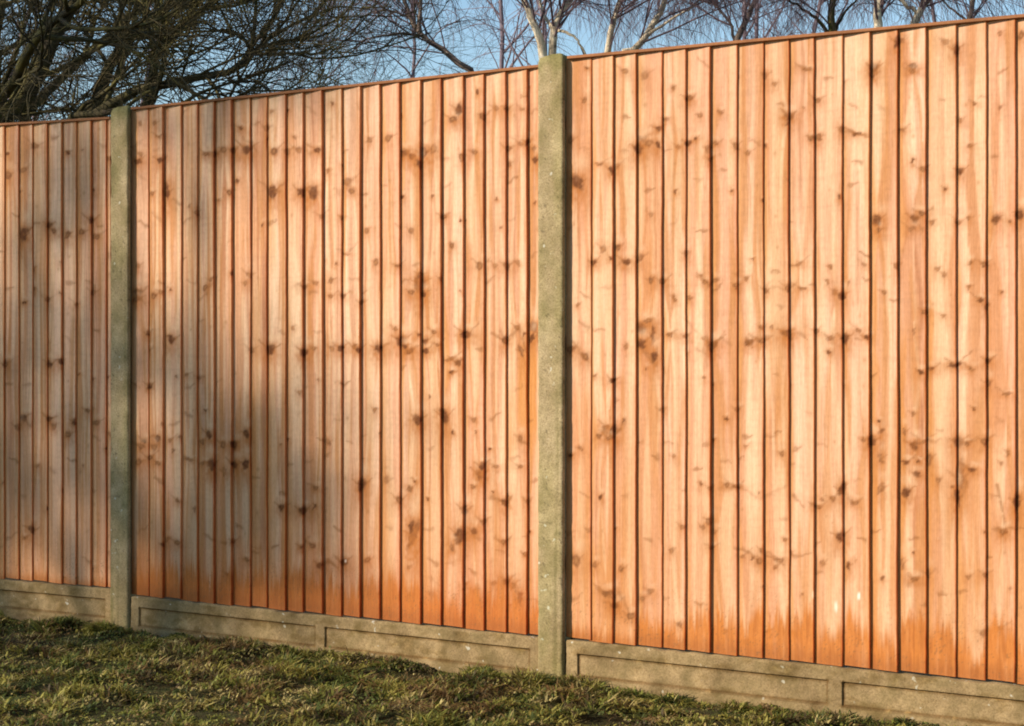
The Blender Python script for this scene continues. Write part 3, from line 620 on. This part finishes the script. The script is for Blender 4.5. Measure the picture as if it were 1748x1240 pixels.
def smooth_path(ctrl, K, rs, wob=.02):
    c = np.array(ctrl, float); m = len(c)
    t = np.linspace(0, m-1, K); i = np.clip(t.astype(int), 0, m-2); f = (t-i)[:, None]
    p0 = c[np.clip(i-1, 0, m-1)]; p1 = c[i]; p2 = c[i+1]; p3 = c[np.clip(i+2, 0, m-1)]
    r = .5*((2*p1)+(-p0+p2)*f+(2*p0-5*p1+4*p2-p3)*f**2+(-p0+3*p1-3*p2+p3)*f**3)
    return r + (rs.rand(K, 3)-.5)*wob*np.linspace(.3, 1, K)[:, None]
def spawn(parents, prad, M_, K, length, spread, grav, wob, rr, rs, t0=.15, upb=0., curl=0.):
    """grow M_ children of K points off the polylines `parents` (P,Kp,3)"""
    Pn, Kp, _ = parents.shape
    seg = np.linalg.norm(parents[:, -1]-parents[:, 0], axis=1)+.05
    pi = rs.choice(Pn, M_, p=seg/seg.sum()); t = t0+(1-t0)*rs.rand(M_)**.85
    f = t*(Kp-1); i = np.minimum(f.astype(int), Kp-2); fr = (f-i)[:, None]
    st = parents[pi, i]*(1-fr)+parents[pi, i+1]*fr
    tg = parents[pi, i+1]-parents[pi, i]; tg /= np.linalg.norm(tg, axis=1, keepdims=True)+1e-9
    rd = rs.normal(size=(M_, 3)); rd[:, 2] += upb; rd -= tg*(rd*tg).sum(1, keepdims=True)*.9; rd /= np.linalg.norm(rd, axis=1, keepdims=True)
    d = tg*np.cos(spread)+rd*np.sin(spread)
    L = length*rs.uniform(.5, 1.2, M_)*(1.15-.55*t)
    out = np.zeros((M_, K, 3)); out[:, 0] = st; bend = rs.normal(size=(M_, 3))*curl
    for k in range(1, K):
        d = d + np.array([0, 0, grav])/K + rs.normal(size=(M_, 3))*wob + bend/K
        d /= np.linalg.norm(d, axis=1, keepdims=True)
        out[:, k] = out[:, k-1]+d*(L/(K-1))[:, None]
    pr = prad[pi, i]*(1-fr[:, 0])+prad[pi, i+1]*fr[:, 0]
    r0 = np.minimum(rr*rs.uniform(.7, 1.3, M_), pr*.8)
    rad = r0[:, None]*np.linspace(1, .35, K)[None]
    return out, rad

def tree(name, base, limbs, label, cat, trunk_mat, twig_mat, seed, levels, group=None, sides=9, light=False):
    """limbs: (control points, r0, r1)."""
    rs = np.random.RandomState(seed)
    root = empty(name, tuple(base), label, cat, group)
    tr_, cr = Geo(), Geo()
    K = 16; Lp, Lr = [], []
    for ctrl, r0, r1 in limbs:
        p = smooth_path(ctrl, K, rs, .03); r = r0+(r1-r0)*np.linspace(0, 1, K)**.8
        Lp.append(p); Lr.append(r)
    Lp, Lr = np.array(Lp), np.array(Lr)
    tr_.add(Lp, Lr, sides)
    cur, cr_r = Lp, Lr; allp, allr = Lp, Lr
    for li, lv in enumerate(levels):
        ch, cd = spawn(cur, cr_r, *lv[:-1], rs, **lv[-1])
        (tr_ if li == 0 and not light else cr).add(ch, cd, 5 if li == 0 else 3)
        cur, cr_r = ch, cd
    tr_.obj('trunk', trunk_mat, root); cr.obj('crown', twig_mat, root)
    return root

def birch(D, stems, label, seed, n1=46, n2_=360, n3=2400, mat=None, hgt=9.5, group='silver birches behind the fence', name='birch_tree', tw=.0027):
    """stems: list of pixel paths (seen above the fence) that all spring from one root; tops go on to real height"""
    D = float(D); b0 = W(stems[0][0][0][0], 640, D); base = np.array([b0[0], D, 0.])
    limbs = []; rs = np.random.RandomState(seed+500)
    for path, r0, r1, topd in stems:
        pts = [W(x, y, D+dd) for (x, y, dd) in path]
        lo = pts[0]; mid = base*.45+lo*.55; mid[2] = lo[2]*.55
        if topd is not None:
            dirv = pts[-1]-pts[-2]; dirv /= np.linalg.norm(dirv)
            top = pts[-1]+dirv*1.2; top2 = top+np.array([topd[0]*.5, topd[1]*.5, (hgt-top[2])*.55]); top3 = np.array([top[0]+topd[0], top[1]+topd[1], hgt])
            limbs.append(([base, mid]+pts+[top, top2, top3], r0*1.0, r1))
        else:
            limbs.append((pts, r0, r1))
    lv = [(n1, 9, 1.7, .6, .0, .10, .0078, dict(upb=.3, t0=.36)),
          (n2_, 8, 1.0, .8, -1.0, .12, .0042, dict(t0=.15, curl=.4)),
          (n3, 7, .62, .6, -2.2, .10, tw, dict(t0=.1, curl=.4)),
          (int(n3*1.5), 4, .20, .6, -1.6, .12, tw*.72, dict(t0=.05))]
    return tree(name, base, limbs, label, 'tree', mat or M_BIRCH, M_TWIGP, seed, lv, group, light=True)

# sweep of birches, left to right; pixel paths start just under the fence top and go up out of the photograph
birch(15.5, [([(815, 150, 0), (795, 120, 0), (755, 85, 0), (722, 62, 0), (700, 30, 0), (690, 0, 0)], .042, .010, (-.6, .3)),
             ([(722, 62, 0), (690, 58, -.2), (650, 62, -.3), (610, 75, -.4), (575, 110, -.4)], .016, .004, None),
             ([(716, 55, 0), (716, 20, 0), (722, -60, 0), (735, -200, .2)], .026, .006, None),
             ([(700, 30, 0), (660, 18, .1), (620, 30, .2), (590, 66, .2)], .014, .004, None)],
      'slender birch leaning left between the mossy tree and the taller post, with a bent limb', 101, mat=M_SHADEB)
birch(12.5, [([(936, 190, 0), (928, 100, 0), (922, 62, 0), (902, 20, 0), (890, -8, 0)], .046, .015, (-.8, .3)),
             ([(940, 190, 0), (943, 92, 0), (946, 52, 0), (960, 20, 0), (976, -8, 0)], .042, .015, (.5, -.3)),
             ([(946, 55, 0), (925, 15, .1), (918, -30, .1), (905, -160, .2)], .016, .005, None),
             ([(948, 52, 0), (972, 58, -.1), (988, 72, -.1), (1002, 105, -.1), (1008, 150, 0)], .013, .005, None)],
      'birch forking into two bright stems directly above the taller concrete post', 102)
birch(13.5, [([(1034, 150, 0), (1038, 92, 0), (1044, 45, 0), (1060, -5, 0)], .038, .014, (.3, .6)),
             ([(1060, 120, 0), (1082, 88, 0), (1112, 50, 0), (1132, 12, 0), (1140, -20, 0)], .040, .012, (.9, -.2)),
             ([(1105, 62, 0), (1135, 40, -.1), (1170, 18, -.2), (1215, -15, -.2), (1290, -80, -.2)], .014, .004, None)],
      'birch with two cream stems curving up to the right, just right of the taller post', 103)
birch(17.0, [([(1256, 120, 0), (1258, 72, 0), (1272, 38, 0), (1292, -5, 0)], .052, .014, (.5, .2)),
             ([(1256, 110, 0), (1251, 60, 0), (1245, 38, 0), (1225, 12, 0), (1205, -20, 0)], .022, .008, (-1., .2))],
      'pinkish birch with a dark side limb, above the seventh board of the bright panel', 104, mat=M_DARKB)
birch(14.0, [([(1424, 110, 0), (1420, 55, 0), (1420, 20, 0), (1426, -20, 0)], .046, .016, (.1, .3)),
             ([(1420, 70, 0), (1400, 38, 0), (1375, 18, -.1), (1338, -5, -.2), (1290, -50, -.2)], .020, .006, None),
             ([(1420, 70, 0), (1440, 25, .1), (1465, -5, .1), (1500, -70, .1)], .016, .005, None)],
      'green mossy forked tree with a dark limb reaching left, left of the straight white birch', 105, mat=M_MOSSB, group=None, name='mossy_tree')
birch(13.0, [([(1500, 110, 0), (1500, 50, 0), (1499, 20, 0), (1501, -20, 0)], .044, .024, (.2, .1))],
      'thick straight white birch trunk standing upright above the bright panel', 106)
birch(15.0, [([(1560, 90, 0), (1562, 42, 0), (1572, 18, 0), (1592, -10, 0)], .052, .016, (.7, .2)),
             ([(1566, 40, 0), (1552, 18, 0), (1538, -5, 0), (1515, -50, 0)], .026, .010, (-.5, .5))],
      'cream birch with a small low fork, rightmost of the pale birch stems', 107)
birch(18.5, [([(1648, 90, 0), (1655, 40, 0), (1660, 0, 0)], .05, .014, (.2, .1)),
             ([(1655, 40, 0), (1625, 15, 0), (1590, -20, 0)], .018, .006, None)],
      'dark twiggy tree at the far right above the fence, behind the pale birches', 108, mat=M_DARKB, group=None, name='twiggy_tree')

# the big dark mossy tree at the left
def mossy():
    D = 9.5; base = np.array([W(-40, 600, D)[0], D, 0.])
    rs = np.random.RandomState(77)
    def L(path, r0, r1, root=True):
        pts = [W(x, y, D+dd) for x, y, dd in path]
        return (([base, base*.5+pts[0]*.5] if root else [])+pts, r0, r1)
    limbs = [L([(-20, 260, 0), (30, 180, 0), (75, 105, 0), (108, 40, .1), (140, -20, .2), (190, -160, .3), (220, -420, .4)], .085, .014),
             L([(60, 260, 0), (150, 205, -.1), (225, 160, -.2), (300, 138, -.3), (385, 125, -.4), (430, 95, -.4), (470, 55, -.4), (540, 25, -.4)], .05, .007),
             L([(150, 205, 0), (175, 150, .2), (200, 90, .3), (250, 40, .4), (300, 0, .5), (380, -80, .6), (470, -240, .7)], .045, .010, False),
             L([(225, 260, .2), (255, 170, .2), (262, 110, .2), (290, 60, .2), (345, 18, .2), (430, -60, .3), (520, -200, .3)], .05, .008),
             L([(428, 85, -.4), (410, 62, -.4), (370, 50, -.4), (330, 30, -.4)], .014, .005, False),
             L([(430, 92, -.4), (480, 92, -.5), (530, 92, -.6), (575, 88, -.6)], .012, .004, False),
             L([(-60, 230, .4), (-30, 120, .8), (0, 20, 1.), (20, -120, 1.2), (60, -400, 1.4)], .07, .015),
             L([(-30, 240, -.6), (20, 150, -1.2), (60, 70, -1.6), (150, -10, -1.9), (260, -140, -2.0)], .05, .010),
             L([(20, 250, .8), (110, 130, 1.5), (200, 50, 2.0), (330, -60, 2.3), (400, -200, 2.4)], .05, .010),
             L([(90, 240, -.4), (190, 190, -.8), (290, 190, -1.0), (380, 175, -1.1), (440, 150, -1.1)], .03, .006),
             L([(-80, 220, 0), (-150, 80, .2), (-260, -60, .4), (-400, -300, .6)], .09, .014),
             L([(-80, 240, 0), (-220, 160, -.4), (-380, 60, -.6), (-560, -60, -.8)], .07, .01),
             L([(-60, 200, -.3), (-80, 0, -.6), (-60, -200, -.9), (-120, -500, -.7)], .08, .012)]
    lv = [(150, 10, 1.5, .7, .15, .12, .013, dict(upb=.35, t0=.18, curl=.5)),
          (1900, 8, .75, .7, .3, .14, .0060, dict(upb=.25, t0=.12, curl=.6)),
          (13000, 6, .38, .75, .15, .15, .0036, dict(t0=.1, curl=.6)),
          (26000, 4, .18, .7, .1, .14, .0026, dict(t0=.05))]
    tree('mossy_tree', base, limbs, 'broad dark tree with mossy tangled limbs filling the top left corner', 'tree', M_MOSSB, M_TWIGM, 78, lv)
mossy()

# far wood: purple winter twigs behind the birches, one mass
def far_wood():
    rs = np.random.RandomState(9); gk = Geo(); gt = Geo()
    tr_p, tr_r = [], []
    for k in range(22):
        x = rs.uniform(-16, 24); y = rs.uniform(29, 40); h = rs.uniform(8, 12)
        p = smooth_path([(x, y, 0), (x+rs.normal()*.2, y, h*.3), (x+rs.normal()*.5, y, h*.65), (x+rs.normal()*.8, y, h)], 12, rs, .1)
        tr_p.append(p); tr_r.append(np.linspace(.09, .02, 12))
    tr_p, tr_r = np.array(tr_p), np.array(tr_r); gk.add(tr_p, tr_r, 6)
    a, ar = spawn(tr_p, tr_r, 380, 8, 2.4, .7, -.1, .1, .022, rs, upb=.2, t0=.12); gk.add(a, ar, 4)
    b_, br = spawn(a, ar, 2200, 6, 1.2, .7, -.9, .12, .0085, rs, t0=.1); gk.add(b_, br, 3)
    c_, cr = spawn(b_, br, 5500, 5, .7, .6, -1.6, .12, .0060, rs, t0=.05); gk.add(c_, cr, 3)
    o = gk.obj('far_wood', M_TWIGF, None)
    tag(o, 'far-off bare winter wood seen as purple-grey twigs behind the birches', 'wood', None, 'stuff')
far_wood()

# the bare tree to the left of the photographer: out of view, its shade falls on the left of the fence
def shade_tree():
    hit = P(np.array(s_px(165)), np.array(0.), np.array(0.))
    dist = 15.5; base = np.array([hit[0]+sx*dist, hit[1]+sy*dist, 0.])
    side = np.array([-sy, sx, 0.]); side = side*(1 if np.dot(side[:2], [CT, -ST]) > 0 else -1)      # to the right along the fence
    rs = np.random.RandomState(4)
    Q = lambda a, z, b=0.: base + side*a + np.array([sx, sy, 0])*b + np.array([0, 0, z])
    limbs = [([Q(.3, 0), Q(.3, 3), Q(.28, 6), Q(.36, 8.2), Q(.52, 10.2), Q(.5, 12.5)], .11, .022),
             ([Q(.3, 5.0), Q(.1, 6.8), Q(-.05, 8.4), Q(.05, 10), Q(.1, 12.0)], .05, .015),
             ([Q(.3, 4.6), Q(-.4, 6.4, .3), Q(-.55, 8.0, .5), Q(-.75, 9.6, .4), Q(-.9, 11.5)], .07, .018),
             ([Q(.3, 5.2), Q(-.5, 7.0), Q(-.9, 8.4), Q(-1.2, 9.8), Q(-1.6, 11)], .06, .015),
             ([Q(.3, 4.4), Q(-1.1, 6.2, -.4), Q(-2.0, 7.2, -.5), Q(-2.6, 8.2, -.3)], .05, .012),
             ([Q(.3, 5.6), Q(-.4, 7.6, .2), Q(-.3, 9.2, .1), Q(-.5, 10.6)], .04, .012),
             ([Q(.3, 3.6), Q(-.3, 5.0, .6), Q(-.6, 6.4, .9), Q(-.9, 7.6, 1.0)], .05, .012),
             ([Q(.3, 4.0), Q(-1.4, 5.2, .6), Q(-2.9, 6.0, .8), Q(-4.0, 6.6, .9)], .05, .012)]
    lv = [(100, 9, 1.0, .6, .2, .12, .018, dict(upb=.3, t0=.3, curl=.4)),
          (1300, 7, .7, .7, .1, .14, .0085, dict(t0=.12, curl=.5)),
          (16000, 5, .38, .8, .0, .15, .0046, dict(t0=.1, curl=.5))]
    tree('bare_tree', base, limbs, 'bare tree out of view to the left, casting soft branch shade on the fence', 'tree', M_DARKB, M_TWIGM, 41, lv)
shade_tree()
